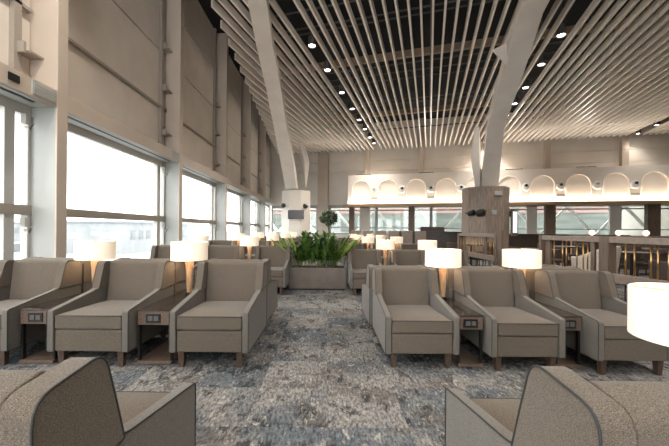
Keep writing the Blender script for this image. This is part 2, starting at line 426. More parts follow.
# ------------------------------------------------------------------ ceiling slats
SA = R(17)
SD = Vector((math.sin(SA), math.cos(SA), 0)); SX = Vector((math.cos(SA), -math.sin(SA), 0))
SO = Vector((0, 8.4, 0))
def wall_len(p):     # distance along the slats from p until the back wall
    return ((BO + BN*.1) - p).dot(-BN) / SD.dot(-BN)
def left_start(p):   # where the slat starts because of the left wall line
    e0 = Vector((-3.1, 8.5, 0)); ed = Vector((-.055, 1, 0)).normalized(); en = Vector((ed.y, -ed.x, 0))
    return (e0-p).dot(en) / SD.dot(en)
pitch = .31
gaps = {-4, 20, 46, 47}            # missing slats: the three downlight runs
SL = []
for i in range(-42, 76):
    p = SO + SX*(i*pitch + .035)
    s1 = wall_len(p); s0 = -9.5
    ls = left_start(p)
    s0 = max(s0, ls)
    if s1 - s0 < .4 or i in gaps: continue
    q = p + SD*s1
    if q.x > 23.9: 
        continue
    r0 = p + SD*s0
    if r0.x > 23: continue
    SL.append((i, p, s0, s1))
glabel = 'long thin taupe slat hanging edge-on under the dark ceiling'
for i, p, s0, s1 in SL:
    z = 7.05
    a = p+SD*s0; b = p+SD*(s1-2.9); c = p+SD*(s1-2.86); d = p+SD*s1
    m = MB()
    if s1-2.9 > s0: m.bar(a+Vector((0,0,z+.11)), b+Vector((0,0,z+.11)), .055, .22)
    if s1-2.86 < s0: c = a
    m.bar(c+Vector((0,0,z+.14)), d+Vector((0,0,z+.14)), .055, .16)
    tag(m.build('ceiling_slat', M['slat']), glabel, 'ceiling slat', 'parallel slats of the ceiling')

# downlights in the gaps
def downlight(pos, label, grp, energy=60):
    t = thing('downlight', label, 'downlight', pos, 0, grp)
    MB().lathe([(.115, .0), (.125, .02), (.125, .30), (.10, .32)], 20, cap=False).lathe([(.02,.28),(.12,.30)], 20).build('housing', M['duct'], t, smooth=True)
    MB().lathe([(.01, .03), (.105, .03), (.108, .045), (.01, .05)], 20).build('lens', M['downlight'], t, smooth=True)
    MB().tube([(0,0,.3), (0,0,1.9)], .012).build('rod', M['duct'], t)
    ld = bpy.data.lights.new('downlight_lamp', 'SPOT'); ld.energy = energy; ld.color = (1,.92,.82); ld.spot_size = R(115); ld.spot_blend = .8; ld.shadow_soft_size = .1
    lo = bpy.data.objects.new('downlight_lamp', ld); COL.objects.link(lo); lo.parent = t; lo.location = (0,0,-.02)
    return t
words = ['nearest', 'second', 'third', 'fourth', 'fifth', 'sixth', 'seventh', 'eighth', 'ninth', 'farthest']
for g, (idx, ss) in enumerate(((-4, (2.0, 3.7, 5.8, 7.8, 9.5, 11.2, 13.0, 14.5, 16.3)), (20.0, (3.56, 5.4, 7.4, 9.2, 10.9, 12.6, 14.3, 16.0)), (46.5, (11.3, 13.0, 14.7, 16.4)))):
    p = SO + SX*(idx*pitch+.035)
    rn = ['left run', 'middle run', 'far right run'][g]
    for k, s in enumerate(ss):
        q = p + SD*s
        if s > wall_len(p)-.3: continue
        downlight((q.x, q.y, 7.12), 'round glowing downlight between ceiling slats, %s in the %s' % (words[k], rn), 'downlights, ' + rn, 30 if g == 2 else 110)
for i, u in enumerate((-2.5, 1.8, 7.2, 11.2)):
    q = MW @ Vector((u, -.95, 5.16))
    t = thing('uplight', '', 'uplight', tuple(q), -TH, 'uplights on top of the bulkhead')
    t['label'] = 'small uplight hidden on top of the arched bulkhead'
    MB().box(-.5,.5,-.06,.06,0,.04).build('housing', M['steel_dark'], t)
    MB().box(-.48,.48,-.04,.04,.04,.045).build('lens', M['led'], t)
    ld = bpy.data.lights.new('uplight_lamp', 'AREA'); ld.shape = 'RECTANGLE'; ld.size = 1; ld.size_y = .1; ld.energy = 16; ld.color = (1,.94,.86)
    lo = bpy.data.objects.new('uplight_lamp', ld); COL.objects.link(lo); lo.parent = t; lo.location = (0,0,.08); lo.rotation_euler = (R(180+55),0,0)
# runs continue over and behind the camera, outside the frame
for g, idx in enumerate((-4, 20.0)):
    p = SO + SX*(idx*pitch+.035)
    for s in (-1.6, -5.2, -8.5):
        q = p + SD*s
        ld = bpy.data.lights.new('downlight_lamp', 'SPOT'); ld.energy = 150; ld.color = (1,.92,.82); ld.spot_size = R(120); ld.spot_blend = .8; ld.shadow_soft_size = .12
        lo = bpy.data.objects.new('downlight_lamp', ld); COL.objects.link(lo); lo.location = (q.x, q.y, 7.1)

# dark void: pipes, cable trays and tan purlins across the slats
for j, s in enumerate((-3.5, 5.6, 12.2)):
    a = SO + SD*s + SX*(-13); b = SO + SD*s + SX*22
    a.z = b.z = 8.3
    a_ = a + SX*max(0, (WG+1.3-a.x)/SX.x); 
    b_ = b - SX*max(0, (b.x-23.8)/SX.x)
    tag(MB().bar(a_, b_, .16, .26).build('ceiling_beam', M['beam']), 'tan steel beam crossing above the ceiling slats, ' + ['overhead near the camera', 'nearest one in view', 'far one near the back'][j], 'beam', 'beams above the slats')
pj = 0
for j, s in enumerate((1.2, 2.4, 3.1, 5.2, 6.4, 7.6, 8.8, 10.0, 12.2, 13.6)):
    a = SO + SD*s + SX*(-13); b = SO + SD*s + SX*22
    z = 7.75 + .25*((j*7) % 3)
    a = a + SX*max(0, (WG+1.3-a.x)/SX.x); b = b - SX*max(0, (b.x-23.8)/SX.x); a.z = b.z = z
    L_ = (b-a).length
    tag(MB().tube([a, b], .03).build('ceiling_pipe', M['duct']), 'thin dark grey pipe in the black void above slats', 'pipe', 'pipes above the slats')
for j, u in enumerate((-6.5, -1.0, 2.5, 5.0, 9.5, 13)):
    a = SO + SX*u + SD*(-2); b = a + SD*15
    a.z = b.z = 8.0
    if a.x < WG+.3 or b.x > 23.5: continue
    tag(MB().bar(a, b, .12, .06).build('cable_tray', M['duct']), 'dark cable tray running above the ceiling slats', 'cable tray', 'cable trays above the slats')

# ------------------------------------------------------------------ inclined beams on clad pillars
def strut(name, pts, w, dpt, label):
    P = [Vector(p) for p in pts]; vs = []; fs = []
    for i, p in enumerate(P):
        a = P[max(i-1,0)]; b = P[min(i+1,len(P)-1)]; t = (b-a).normalized()
        u = t.cross(Vector((0,0,1))).normalized(); u = Vector((u.x,u.y,0)).normalized(); v = u.cross(t).normalized()
        ww, dd = (w if isinstance(w,(int,float)) else w[i]), (dpt if isinstance(dpt,(int,float)) else dpt[i])
        for su, sv in ((-1,-1),(1,-1),(1,1),(-1,1)): vs.append(p+u*su*ww/2+v*sv*dd/2)
    for i in range(len(P)-1):
        for k in range(4): fs.append((i*4+k, i*4+(k+1)%4, (i+1)*4+(k+1)%4, (i+1)*4+k))
    fs += [(0,1,2,3), tuple(4*(len(P)-1)+k for k in (3,2,1,0))]
    return tag(MB().add(vs, fs).build(name, M['strut'], bev=.012), label, 'beam')
sl = strut('inclined_beam', [(-2.0,18.3,3.3),(-2.02,17.2,4.1),(-2.05,15.6,5.0),(-2.05,13.6,5.85),(-1.98,11.6,6.42),(-1.9,9.6,6.72),(-1.75,7.9,6.85),(-1.6,6,6.86)], [.62,.62,.58,.54,.52,.48,.46,.46], [.5,.5,.5,.45,.4,.36,.34,.34], 'pale inclined steel beam rising from the left clad pillar toward us')
sr = strut('inclined_beam', [(6.95,14.3,2.95),(6.62,13.4,4.02),(5.97,11.8,5.15),(5.59,10.3,5.87),(5.38,9.4,6.42),(5.02,8.2,6.86),(4.6,6.4,6.87)], [.68,.62,.56,.6,.6,.56,.56], [.45,.45,.42,.4,.36,.32,.32], 'broad pale inclined steel beam rising from the right wood-clad pillar')
MB().add([(4.66,9.45,6.38),(5.08,9.45,5.95),(5.12,9.45,6.1),(5.12,9.45,6.62), (4.66,9.48,6.38),(5.08,9.48,5.95),(5.12,9.48,6.1),(5.12,9.48,6.62)], [(0,1,2,3),(7,6,5,4),(0,4,5,1),(1,5,6,2),(2,6,7,3),(3,7,4,0)]).build('gusset_plate', M['strut'], sr)
strut('support_prop', [(6.45,14.1,2.95),(6.2,13.9,4.3),(6.1,13.6,5.5)], [.20,.34,.16], .3, 'short pale steel prop beside the right inclined beam on the pillar')
strut('support_prop', [(-1.25,18.3,3.4),(-1.25,18.3,4.9),(-1.5,18.2,5.9)], [.3,.34,.2], .3, 'short pale steel prop beside the left inclined beam on the pillar')

def pillar(cx, cy, h, r, mt, label, rot):
    pr = [(r*math.cos(2*PI*k/8+rot), r*math.sin(2*PI*k/8+rot)) for k in range(8)]
    t = thing('clad_pillar', label, 'pillar', (cx, cy, 0))
    MB().prism_z(pr, 0.08, h).build('cladding', mt, t, bev=.01)
    MB().prism_z([(x*1.03, y*1.03) for x, y in pr], 0, .08).build('plinth', M['steel_dark'], t)
    MB().prism_z([(x*1.012, y*1.012) for x, y in pr], h, h+.04).build('cap', M['rail_grey'], t)
    return t
PR = (6.75, 14.2); RR = .93
pillar(PR[0], PR[1], 2.98, RR, M['wood_panel'], 'octagonal grey-oak clad pillar with black speakers and a lit screen', R(22.5))
PL = (-1.78, 18.4); RL = .82
pillar(PL[0], PL[1], 3.3, RL, M['backwall'], 'pale octagonal clad pillar with a dark screen beside the window wall', R(22.5))
def speaker(x, y, z, rz, label, s=1):
    t = thing('wall_speaker', label, 'speaker', (x,y,z), rz, 'black speakers on the pillars')
    MB().lathe([(.03,-.15*s),(.10*s,-.13*s),(.13*s,-.05*s),(.13*s,.1*s),(.09*s,.14*s),(.02,.15*s)], 16, Matrix.Rotation(R(80),4,'X')).build('speaker_body', M['black'], t, smooth=True)
    MB().box(-.02,.02,.0,.25,-.02,.02).build('speaker_bracket', M['steel_dark'], t)
fy = PR[1]-RR*math.cos(R(22.5))
speaker(5.82, 13.42, 1.92, R(40), 'black round speaker at the far left of the oak-clad pillar')
speaker(6.1, 13.2, 1.92, R(40), 'black round speaker on the oak-clad pillar, nearer its middle', 1.15)
speaker(7.78, 14.0, 1.92, R(-70), 'black speaker on the right edge of the oak-clad pillar')
ylf = PL[1]-RL*math.cos(R(22.5))
speaker(-2.4, ylf-.0, 2.45, R(20), 'black speaker on the pale pillar beside the window wall', .9)
speaker(-1.25, 17.85, 2.45, R(-40), 'black speaker on the pale pillar, right of its screen', .9)
def wallbox(name, x, y, z, w, h, d, mt, label, cat, rz=0):
    o = MB().box(-w/2, w/2, -d, 0, -h/2, h/2).build(name, mt, bev=.01); o.location = (x,y,z); o.rotation_euler = (0,0,rz)
    return tag(o, label, cat)
wallbox('emergency_light', 6.85, fy, 2.72, .30, .17, .06, M['white'], 'small white emergency light box high on the oak-clad pillar', 'emergency light')
wallbox('access_point', 6.7, fy, 1.95, .18, .18, .05, M['white'], 'small white square access point on the oak-clad pillar', 'access point')
scr = thing('display_screen', 'tall bright screen in a wooden frame on the oak-clad pillar', 'screen', (7.52, 13.38, 1.55), R(28))
MB().box(-.2,.2,-.06,0,-.55,.5).build('frame', M['brown_post'], scr, bev=.01)
MB().box(-.13,.13,-.07,-.055,-.42,.44).build('screen_face', M['screen'], scr)
tv = thing('television', 'dark flat screen mounted on the pale pillar', 'television', (-1.72, ylf-.02, 1.98), 0)
MB().box(-.42,.42,-.08,0,-.24,.24).build('casing', M['black'], tv, bev=.01)
MB().box(-.40,.40,-.085,-.075,-.22,.22).build('screen_face', M['screen_dark'], tv)

# ------------------------------------------------------------------ lounge chairs
W = .67
def rounded(prof, r=.03, n=4):
    out = []; m = len(prof)
    for i, p in enumerate(prof):
        rr = p[2] if len(p) > 2 else r
        p = Vector(p[:2]); a = Vector(prof[i-1][:2]); b = Vector(prof[(i+1) % m][:2])
        rr = min(rr, (a-p).length*.45, (b-p).length*.45)
        if rr < .002: out.append(tuple(p)); continue
        s = p + (a-p).normalized()*rr; e = p + (b-p).normalized()*rr
        for k in range(n+1):
            t = k/n; q = s*(1-t)**2 + p*2*t*(1-t) + e*t*t; out.append(tuple(q))
    return out
def make_chair():
    t = thing('lounge_chair', 'x', 'chair')
    D = .84; h = W/2; at = .052; wt = .072
    armp = rounded([(0,.135,.012),(0,.475,.02),(.50,.555,.1),(.56,.575,.01),(D,.575,.01),(D,.135,.01)], .02)
    wingp = rounded([(.535,.555,.01),(.575,.68,.05),(.625,.825,.045),(D,.805,.05),(D,.565,.01)], .02)
    for s in (-1, 1):
        x0, x1 = (h-at)*s, h*s
        am = MB().prism_x(armp, min(x0,x1), max(x0,x1)).build('arm', M['fabric_side'], t, bev=.008)
        MB().tube([(h*s, y, z) for y, z in armp], .003, 5, True).build('piping', M['piping'], am, smooth='all')
        x0, x1 = (h-wt+.006)*s, (h+.006)*s
        wg = MB().prism_x(wingp, min(x0,x1), max(x0,x1)).build('wing', M['fabric'], t, bev=.012)
        MB().tube([((h+.006)*s, y, z) for y, z in wingp], .0032, 5, True).build('piping', M['piping'], wg, smooth='all')
    iw = h-at-.004
    MB().prism_x(rounded([(.60,.15,.01),(.655,.43,.02),(.70,.80,.02),(.725,.822,.02),(D-.004,.802,.04),(D-.004,.15,.01)]), -iw+.012, iw-.012).build('backrest', M['fabric'], t, bev=.008)
    MB().box(-iw, iw, .012, .80, .135, .315).build('seat_base', M['fabric'], t, bev=.014, seg=2)
    # crowned seat cushion
    nx, ny = 8, 8; vs = []; fs = []
    cw = iw-.003; y0, y1 = .006, .67
    for zt in (0, 1):
        for j in range(ny+1):
            for i in range(nx+1):
                fx, fy_ = i/nx*2-1, j/ny*2-1
                z = .322 if not zt else .436 + .016*(1-fx**4)*(1-fy_**4) - .012*(j/ny)
                vs.append((fx*cw, y0+(y1-y0)*j/ny, z))
    st = (nx+1)*(ny+1); ix = lambda t_, j, i: t_*st+j*(nx+1)+i
    for j in range(ny):
        for i in range(nx):
            fs.append((ix(1,j,i),ix(1,j,i+1),ix(1,j+1,i+1),ix(1,j+1,i))); fs.append((ix(0,j,i),ix(0,j+1,i),ix(0,j+1,i+1),ix(0,j,i+1)))
    for i in range(nx):
        fs.append((ix(0,0,i),ix(0,0,i+1),ix(1,0,i+1),ix(1,0,i))); fs.append((ix(0,ny,i),ix(1,ny,i),ix(1,ny,i+1),ix(0,ny,i+1)))
    for j in range(ny):
        fs.append((ix(0,j,0),ix(1,j,0),ix(1,j+1,0),ix(0,j+1,0))); fs.append((ix(0,j,nx),ix(0,j+1,nx),ix(1,j+1,nx),ix(1,j,nx)))
    cu = MB().add(vs, fs).build('seat_cushion', M['fabric'], t, bev=.012, seg=3)
    MB().tube([(-cw,y0,.432),(cw,y0,.432)], .0035, 5).build('piping', M['piping'], cu, smooth='all')
    for sx in (-1, 1):
        MB().taper(sx*(h-.085), .065, 0, .136, .020, .028).build('leg', M['leg'], t, bev=.003, seg=1)
        MB().taper(sx*(h-.085), D-.07, 0, .136, .018, .026, dy=.02).build('leg', M['leg'], t, bev=.003, seg=1)
    return t

def make_table(wd):
    # table between two chairs: y=0 front, long and narrow
    t = thing('side_table', 'x', 'side table')
    h = wd/2; Dp = .78
    MB().box(-h, h, 0, Dp, .452, .462).build('glass_top', M['table_glass'], t, bev=.002, seg=1)
    MB().box(-h+.004, h-.004, .004, Dp-.002, .335, .451).build('apron', M['table_wood'], t, bev=.003, seg=1)
    sk = MB().box(-.07, .055, -.004, .004, .355, .43).build('socket_panel', M['black'], t)
    MB().box(-.052, -.012, -.008, -.004, .373, .412).box(.0, .038, -.008, -.004, .373, .412).build('socket', M['socket'], sk)
    for s in (-1, 1):
        for ya in (.02, Dp-.05): MB().box(s*(h-.018), s*h, ya, ya+.03, .03, .335).build('leg', M['steel_dark'], t)
    MB().box(-h, h, .0, Dp, 0.005, .032).build('base_board', M['table_wood'], t, bev=.003, seg=1)
    return t

def make_lamp():
    t = thing('table_lamp', 'x', 'lamp')
    MB().lathe([(.045,0),(.048,.012),(.030,.02)], 20).build('base', M['steel_dark'], t, smooth=True)
    MB().lathe([(.026,.02),(.030,.1),(.040,.30),(.044,.37),(.036,.385)], 20).build('lamp_body', M['lamp_body'], t, smooth=True)
    MB().tube([(0,0,.38),(0,0,.575)], .006).build('stem', M['brass'], t)
    sh = MB().lathe([(.186,.375),(.189,.377),(.189,.575),(.186,.577),(.183,.575),(.183,.377),(.186,.375)], 40, cap=False).build('lamp_shade', M['shade'], t, smooth=True)
    sp = MB()
    for k in range(3):
        a = 2*PI*k/3; sp.tube([(0,0,.565),(.184*math.cos(a),.184*math.sin(a),.565)], .003)
    sp.lathe([(.012,.56),(.012,.585),(.003,.592)], 10).build('shade_spider', M['brass'], sh)
    ld = bpy.data.lights.new('bulb', 'POINT'); ld.energy = 1.15; ld.color = (1,.76,.52); ld.shadow_soft_size = .045
    lo = bpy.data.objects.new('bulb', ld); COL.objects.link(lo); lo.parent = t; lo.location = (0,0,.47)
    return t

chair0 = make_chair(); table0 = make_table(.30); table1 = make_table(.215); lamp0 = make_lamp()
snap()
used = set()
def put(proto, loc, rz, label, group, sx=1, sz=1):
    if proto.name in used: o = copy_tree(proto)
    else: used.add(proto.name); o = proto
    o.location = loc; o.rotation_euler = (0,0,rz); o.scale = (sx,1,sz); o['label'] = label; o['group'] = group
    return o
# columns of chairs: centre X, scale of the width
LEFT = [(-1.005, 1.005, 'aisle'), (-2.035, 1.03, 'middle'), (-3.06, 1.03, 'window')]
RIGHT = [(.820, .95, 'aisle'), (1.70, .93, 'middle'), (2.555, .95, 'partition')]
RW = {'Z': ('in the foreground seen from behind', 'front chairs seen from behind'),
      'A': ('in front row facing us', 'front row facing us'),
      'B': ('turned away, back to back with front row', 'row backing the front row'),
      'C': ('in second row facing us', 'second row facing us'),
      'D': ('turned away, backing the second row', 'row backing the second row'),
      'E': ('in third row facing us', 'third row facing us'),
      'F': ('turned away, backing the third row', 'row backing the third row'),
      'G': ('in fourth row facing us', 'fourth row facing us'),
      'H': ('turned away, backing the fourth row', 'row backing the fourth row'),
      'I': ('in the farthest row facing us', 'farthest row facing us')}
CN = {('L','aisle'): 'left of aisle', ('L','middle'): 'middle of left block', ('L','window'): 'nearest the window wall',
      ('R','aisle'): 'right of aisle', ('R','middle'): 'middle of right block', ('R','partition'): 'at right end'}
# front Y of each row, direction (+1 faces the camera), x shift left block, x shift right block
ROWS = [('A', 2.83, 1, 0, 0), ('B', 4.53, -1, -.02, -.03), ('C', 5.96, 1, -.09, -.09), ('D', 7.66, -1, -.10, -.1),
        ('E', 9.13, 1, -.14, -.06), ('F', 10.83, -1, -.14, -.06), ('G', 12.25, 1, -.16, -.04), ('H', 13.95, -1, -.16, -.04), ('I', 15.35, 1, -.18, -.04)]
SZ = {'L': 1.035, 'R': .968}
TZ = {'L': 1.04, 'R': .99}
LZ = {'L': .99, 'R': .93}
fwd = {'A': {('L','aisle'): -.03, ('L','middle'): -.03, ('L','window'): -.03, ('R','middle'): -.05, ('R','partition'): -.11}}
for row, y, d, sl_, sr_ in ROWS:
    ph, gr = RW[row]
    for side, cols, sh in (('L', LEFT, sl_), ('R', RIGHT, sr_)):
        for x, sx, cn in cols:
            if row == 'H' and cn != 'aisle': continue
            yy = y + fwd.get(row, {}).get((side, cn), 0)
            put(chair0, (x+sh, yy, 0), 0 if d == 1 else PI, 'beige wing lounge chair %s, %s' % (ph, CN[(side, cn)]), 'lounge chairs, ' + gr, sx, SZ[side])
        for k in range(2):
            xa = cols[k][0] + (W/2*cols[k][1])*(1 if side == 'R' else -1)
            xb = cols[k+1][0] - (W/2*cols[k+1][1])*(1 if side == 'R' else -1)
            gx = (xa+xb)/2 + sh
            spot = {('L',0): 'between aisle and middle chairs on left', ('L',1): 'between middle and window-side chairs', ('R',0): 'between aisle and middle chairs on right', ('R',1): 'between the two rightmost chairs'}[(side, k)]
            if not (row in 'H'):
                put(table0 if side == 'L' else table1, (gx, y+.06*d, 0), 0 if d == 1 else PI, 'narrow dark-topped side table, %s, %s' % (gr, spot), 'side tables between lounge chairs', 1, TZ[side])
            if d == 1:
                put(lamp0, (gx, y+.79, .463*TZ[side]), 0, 'lit drum-shade table lamp, %s, %s' % (gr, spot), 'drum-shade table lamps', 1, LZ[side])
# foreground row seen from behind
for side, x, y, sx, cn in (('L', -.595-.335, 1.50, 1.0, 'left of aisle'), ('L', -.62-.335-1.02, 1.50, 1.0, 'at the left picture edge'), ('R', .53+.325, 1.47, .97, 'right of aisle'), ('R', .53+.325+1.30, 1.47, .97, 'at the right picture edge')):
    put(chair0, (x, y, 0), PI, 'beige wing lounge chair %s, %s' % (RW['Z'][0], cn), 'lounge chairs, ' + RW['Z'][1], sx, 1.055)
put(table1, (1.505, 1.46, 0), PI, 'narrow dark-topped side table in the foreground under the large lamp', 'side tables between lounge chairs', 1.0, .918)
put(lamp0, (1.41, 1.27, .4245), 0, 'large-looking lit drum-shade lamp cut by the right picture edge', 'drum-shade table lamps', 1, .96)

# ------------------------------------------------------------------ planter with plants
py0, py1 = 6.5, 6.95
t = thing('planter_box', 'long low taupe planter box in the aisle full of green plants', 'planter', (-.20, 6.72, 0))
MB().box(-.56,.56,-.22,.22,.03,.44).build('box', M['planter'], t, bev=.008)
MB().box(-.53,.53,-.19,.19,0,.03).build('plinth', M['steel_dark'], t)
MB().box(-.53,.53,-.19,.19,.44,.445).build('soil', M['soil'], t)
def leaf(m, base, yaw, lean, length, width, curve=.4, n=7, stalk=0):
    b = Vector(base); dirh = Vector((math.cos(yaw), math.sin(yaw), 0)); side = Vector((-math.sin(yaw), math.cos(yaw), 0))
    pts = []; p = b.copy(); a = lean
    for i in range(n+1):
        pts.append(p.copy()); p = p + (dirh*math.sin(a) + Vector((0,0,math.cos(a))))*length/n; a += curve/n
    vs = []; fs = []
    for i, q in enumerate(pts):
        tt = i/n; wv = width*math.sin(PI*min(1, max(0, (tt-stalk)/(1-stalk)))**.85)/2 + .004
        if i == n: wv = .002
        nrm = dirh*math.cos(a)*.02
        vs += [q-side*wv, q-dirh*wv*.25*0 + Vector((0,0,-wv*.15)) - dirh*.0, q+side*wv]
    for i in range(n):
        for k in (0, 1): fs.append((i*3+k, i*3+k+1, (i+1)*3+k+1, (i+1)*3+k))
    m.add(vs, fs)
rnd = random.Random(3)
for k in range(5):
    x = -.20 - .36 + k*.18
    pl = thing('leafy_plant', 'green upright leafy plant in the aisle planter, %s' % ['leftmost of the small ones', 'second from left', 'centre one', 'second from right', 'rightmost of the small ones'][k], 'plant', (x, 6.72, .445), 0, 'plants in the aisle planter')
    f = MB(); st = MB()
    for s in range(12):
        bx, by = rnd.uniform(-.08,.08), rnd.uniform(-.14,.14)
        ht = rnd.uniform(.35,.70)*(1.0 if k in (1,2,3) else .82); ly = rnd.uniform(0, 2*PI); le = rnd.uniform(.02,.42)
        tip = Vector((bx+math.cos(ly)*math.sin(le)*ht, by+math.sin(ly)*math.sin(le)*ht, ht))
        st.tube([(bx,by,0), tuple((Vector((bx,by,0))+tip)/2+Vector((0,0,.01))), tuple(tip)], .006, 5)
        nl = 8
        for q in range(nl):
            tt = .25+.75*q/nl; c = Vector((bx,by,0)).lerp(tip, tt)
            for sd in (-1, 1):
                leaf(f, c, ly + sd*1.3 + rnd.uniform(-.4,.4), rnd.uniform(.4,1.0), rnd.uniform(.12,.20), rnd.uniform(.045,.07), .6, 4)
    f.build('foliage', M['leaf'], pl, smooth='all'); st.build('stem', M['stem'], pl, smooth='all')
for side, x, lab in ((-1, -.62, 'broad-bladed pale green plant leaning left out of planter'), (1, .16, 'broad-bladed pale green plant leaning right out of planter')):
    pl = thing('bird_of_paradise_plant', lab, 'plant', (x, 6.72, .445))
    f = MB()
    for s in range(9):
        yaw = (0 if side > 0 else PI) + rnd.uniform(-.5,.5)
        leaf(f, (rnd.uniform(-.04,.04), rnd.uniform(-.1,.1), 0), yaw, rnd.uniform(.15,.70), rnd.uniform(.60,.85), rnd.uniform(.15,.20), .25, 8, .35)
    f.build('foliage', M['leaf_light'], pl, smooth='all')

# small ball-crowned tree in a slate pot, further down the aisle
tr = thing('potted_tree', 'small round-crowned tree in a dark pot down the aisle', 'tree', (.02, 9.6, 0))
MB().lathe([(.16,0),(.22,.05),(.24,1.0),(.20,1.0),(.19,.95),(.02,.95)], 20).build('pot', M['pot'], tr, smooth=True)
MB().tube([(0,0,.95),(.02,.01,1.1),(-.01,0,1.3),(0,0,1.5)], .018, 6, r1=.01).tube([(0,0,1.2),(.1,.03,1.42)], .008).tube([(0,0,1.2),(-.1,-.03,1.42)], .008).build('trunk', M['stem'], tr, smooth='all')
f = MB()
for s in range(700):
    v = Vector((rnd.gauss(0,1), rnd.gauss(0,1), rnd.gauss(0,1))).normalized()*(.26*rnd.uniform(.55,1)**.5)
    if v.z < -.12 and rnd.random() < .6: continue
    leaf(f, (v.x, v.y, 1.50+v.z*.85), rnd.uniform(0,2*PI), rnd.uniform(.3,1.6), rnd.uniform(.06,.10), .045, .5, 3)
f.build('crown', M['leaf_dark'], tr, smooth='all')

# ------------------------------------------------------------------ slatted partitions
def partition(pts, label, posts, fillers):
    # pts = (x0,y0),(x1,y1) far to near
    a = Vector((*pts[0],0)); b = Vector((*pts[1],0)); L_ = (b-a).length; ang = math.atan2(b.y-a.y, b.x-a.x)
    t = thing('slatted_partition', label, 'partition', (a.x,a.y,0), ang)
    MB().box(0, L_, -.05,.05, 1.06, 1.135).build('top_rail', M['wood_rail'], t, bev=.004)
    MB().box(0, L_, -.05,.05, .55, .66).build('lower_rail', M['wood_rail'], t, bev=.004)
    MB().box(0, L_, -.04,.04, .03, .10).build('base_rail', M['wood_rail'], t, bev=.004)
    for p, w_ in posts: MB().box(p, p+w_, -.06,.06, 0, 1.135).build('post', M['brown_post'], t, bev=.004)
    for p, w_ in fillers: MB().box(p, p+w_, -.015,.015, .66, 1.06).build('wooden_fin', M['brown_post'], t)
    x = .10; rr = random.Random(5)
    while x < L_-.05:
        MB().tube([(x,0,.66),(x,0,1.06)], .009, 8).build('brass_rod', M['brass'], t, smooth='all')
        MB().tube([(x,0,.10),(x,0,.55)], .009, 6).build('lower_rod', M['steel_dark'], t, smooth='all')
        x += rr.choice((.075, .11, .17, .19))
    return t
partition(((3.63,9.1),(3.60,6.95)), 'farther slatted wood partition with brass rods and tall post', [(0,.1),(2.05,.1)], [(.3,.12),(1.5,.1)])
tag(MB().box(3.56,3.72,6.78,6.95,0,1.22).build('partition_post', M['brown_post'], bev=.006), 'square brown post ending the farther slatted partition', 'post')
partition(((3.60,5.55),(3.82,2.9)), 'nearer slatted wood partition with brass rods behind right chairs', [(0,.06),(1.12,.14),(2.5,.1)], [(.10,.10),(.95,.06)])

# ------------------------------------------------------------------ dining area behind the partitions
def dining_chair():
    t = thing('dining_chair', 'x', 'chair')
    MB().box(-.24,.24,-.24,.24,.40,.48).build('seat', M['dark_chair'], t, bev=.02)
    n_ = 9; vs = []; fs = []
    for k in range(n_):
        a = PI*(.0 + k/(n_-1)); 
        for r_, z in ((.27,.44),(.29,.80),(.25,.80),(.23,.44)):
            vs.append((r_*math.cos(a), .02+r_*math.sin(a)*.95, z))
    for k in range(n_-1):
        for q in range(4): fs.append((k*4+q, k*4+(q+1)%4, (k+1)*4+(q+1)%4, (k+1)*4+q))
    fs += [(0,1,2,3), tuple((n_-1)*4+q for q in (3,2,1,0))]
    MB().add(vs, fs).build('backrest', M['dark_chair'], t, bev=.01)
    for sx in (-1,1):
        for sy in (-1,1): MB().taper(sx*.2, sy*.2, 0, .41, .012, .02).build('leg', M['leg'], t)
    return t
def dining_table():
    t = thing('dining_table', 'x', 'table')
    MB().box(-.4,.4,-.4,.4,.71,.745).build('tabletop', M['counter'], t, bev=.006)
    MB().lathe([(.24,0),(.24,.015),(.03,.03),(.03,.70),(.14,.71)], 20).build('pedestal', M['steel_dark'], t, smooth=True)
    return t
dc0 = dining_chair(); dt0 = dining_table(); snap()
k = 0
tabs = [(5.4,4.6), (9.0,4.8), (7.3,5.6), (7.0,7.6), (5.4,8.6), (9.2,7.0), (9.2,9.4), (7.4,10.3), (4.9,11.3), (11.5,8.5), (11.8,11)]
tn = ['by the nearer partition, first table', 'nearest the right wall of the dining area', 'in the middle of the dining area, front', 'in the middle of the dining area, behind', 'by the farther partition', 'right of the dining middle, front', 'right of the dining middle, rear', 'in front of the oak-clad pillar', 'left of the oak-clad pillar', 'at far right, front', 'at far right, rear']
for (x, y), nm in zip(tabs, tn):
    put(dt0, (x,y,0), .26*0, 'dark square dining table ' + nm, 'dining tables')
    for sx, rz, sd in ((-1, R(90), 'left'), (1, R(-90), 'right')):
        put(dc0, (x+sx*.52, y, 0), rz, 'dark dining chair %s, %s side' % (nm.replace('in the middle of the dining area', 'mid dining area'), sd), 'dark dining chairs')
# cream tub armchair behind the nearer partition
tb = thing('tub_armchair', 'cream rounded tub armchair seen through the nearer partition', 'armchair', (5.05, 6.3, 0), R(200))
MB().lathe([(.30,.12),(.33,.16),(.33,.40),(.28,.44),(.02,.44)], 24).build('seat', M['tub'], tb, smooth=True)
vs = []; fs = []; n_ = 15
for k in range(n_):
    a = PI*(-.12 + 1.24*k/(n_-1)); hh = .72+.22*math.sin(max(0,min(PI,a)))
    for r_, z in ((.33,.15),(.42,hh),(.37,hh+.02),(.29,.40)): vs.append((r_*math.cos(a), r_*math.sin(a), z))
for k in range(n_-1):
    for q in range(4): fs.append((k*4+q, k*4+(q+1)%4, (k+1)*4+(q+1)%4, (k+1)*4+q))
fs += [(0,1,2,3), tuple((n_-1)*4+q for q in (3,2,1,0))]
MB().add(vs, fs).build('backrest', M['tub'], tb, bev=.02, seg=2)
for a in (45,135,225,315): MB().tube([(.2*math.cos(R(a)),.2*math.sin(R(a)),0),(.24*math.cos(R(a)),.24*math.sin(R(a)),.14)], .014).build('leg', M['leg'], tb)

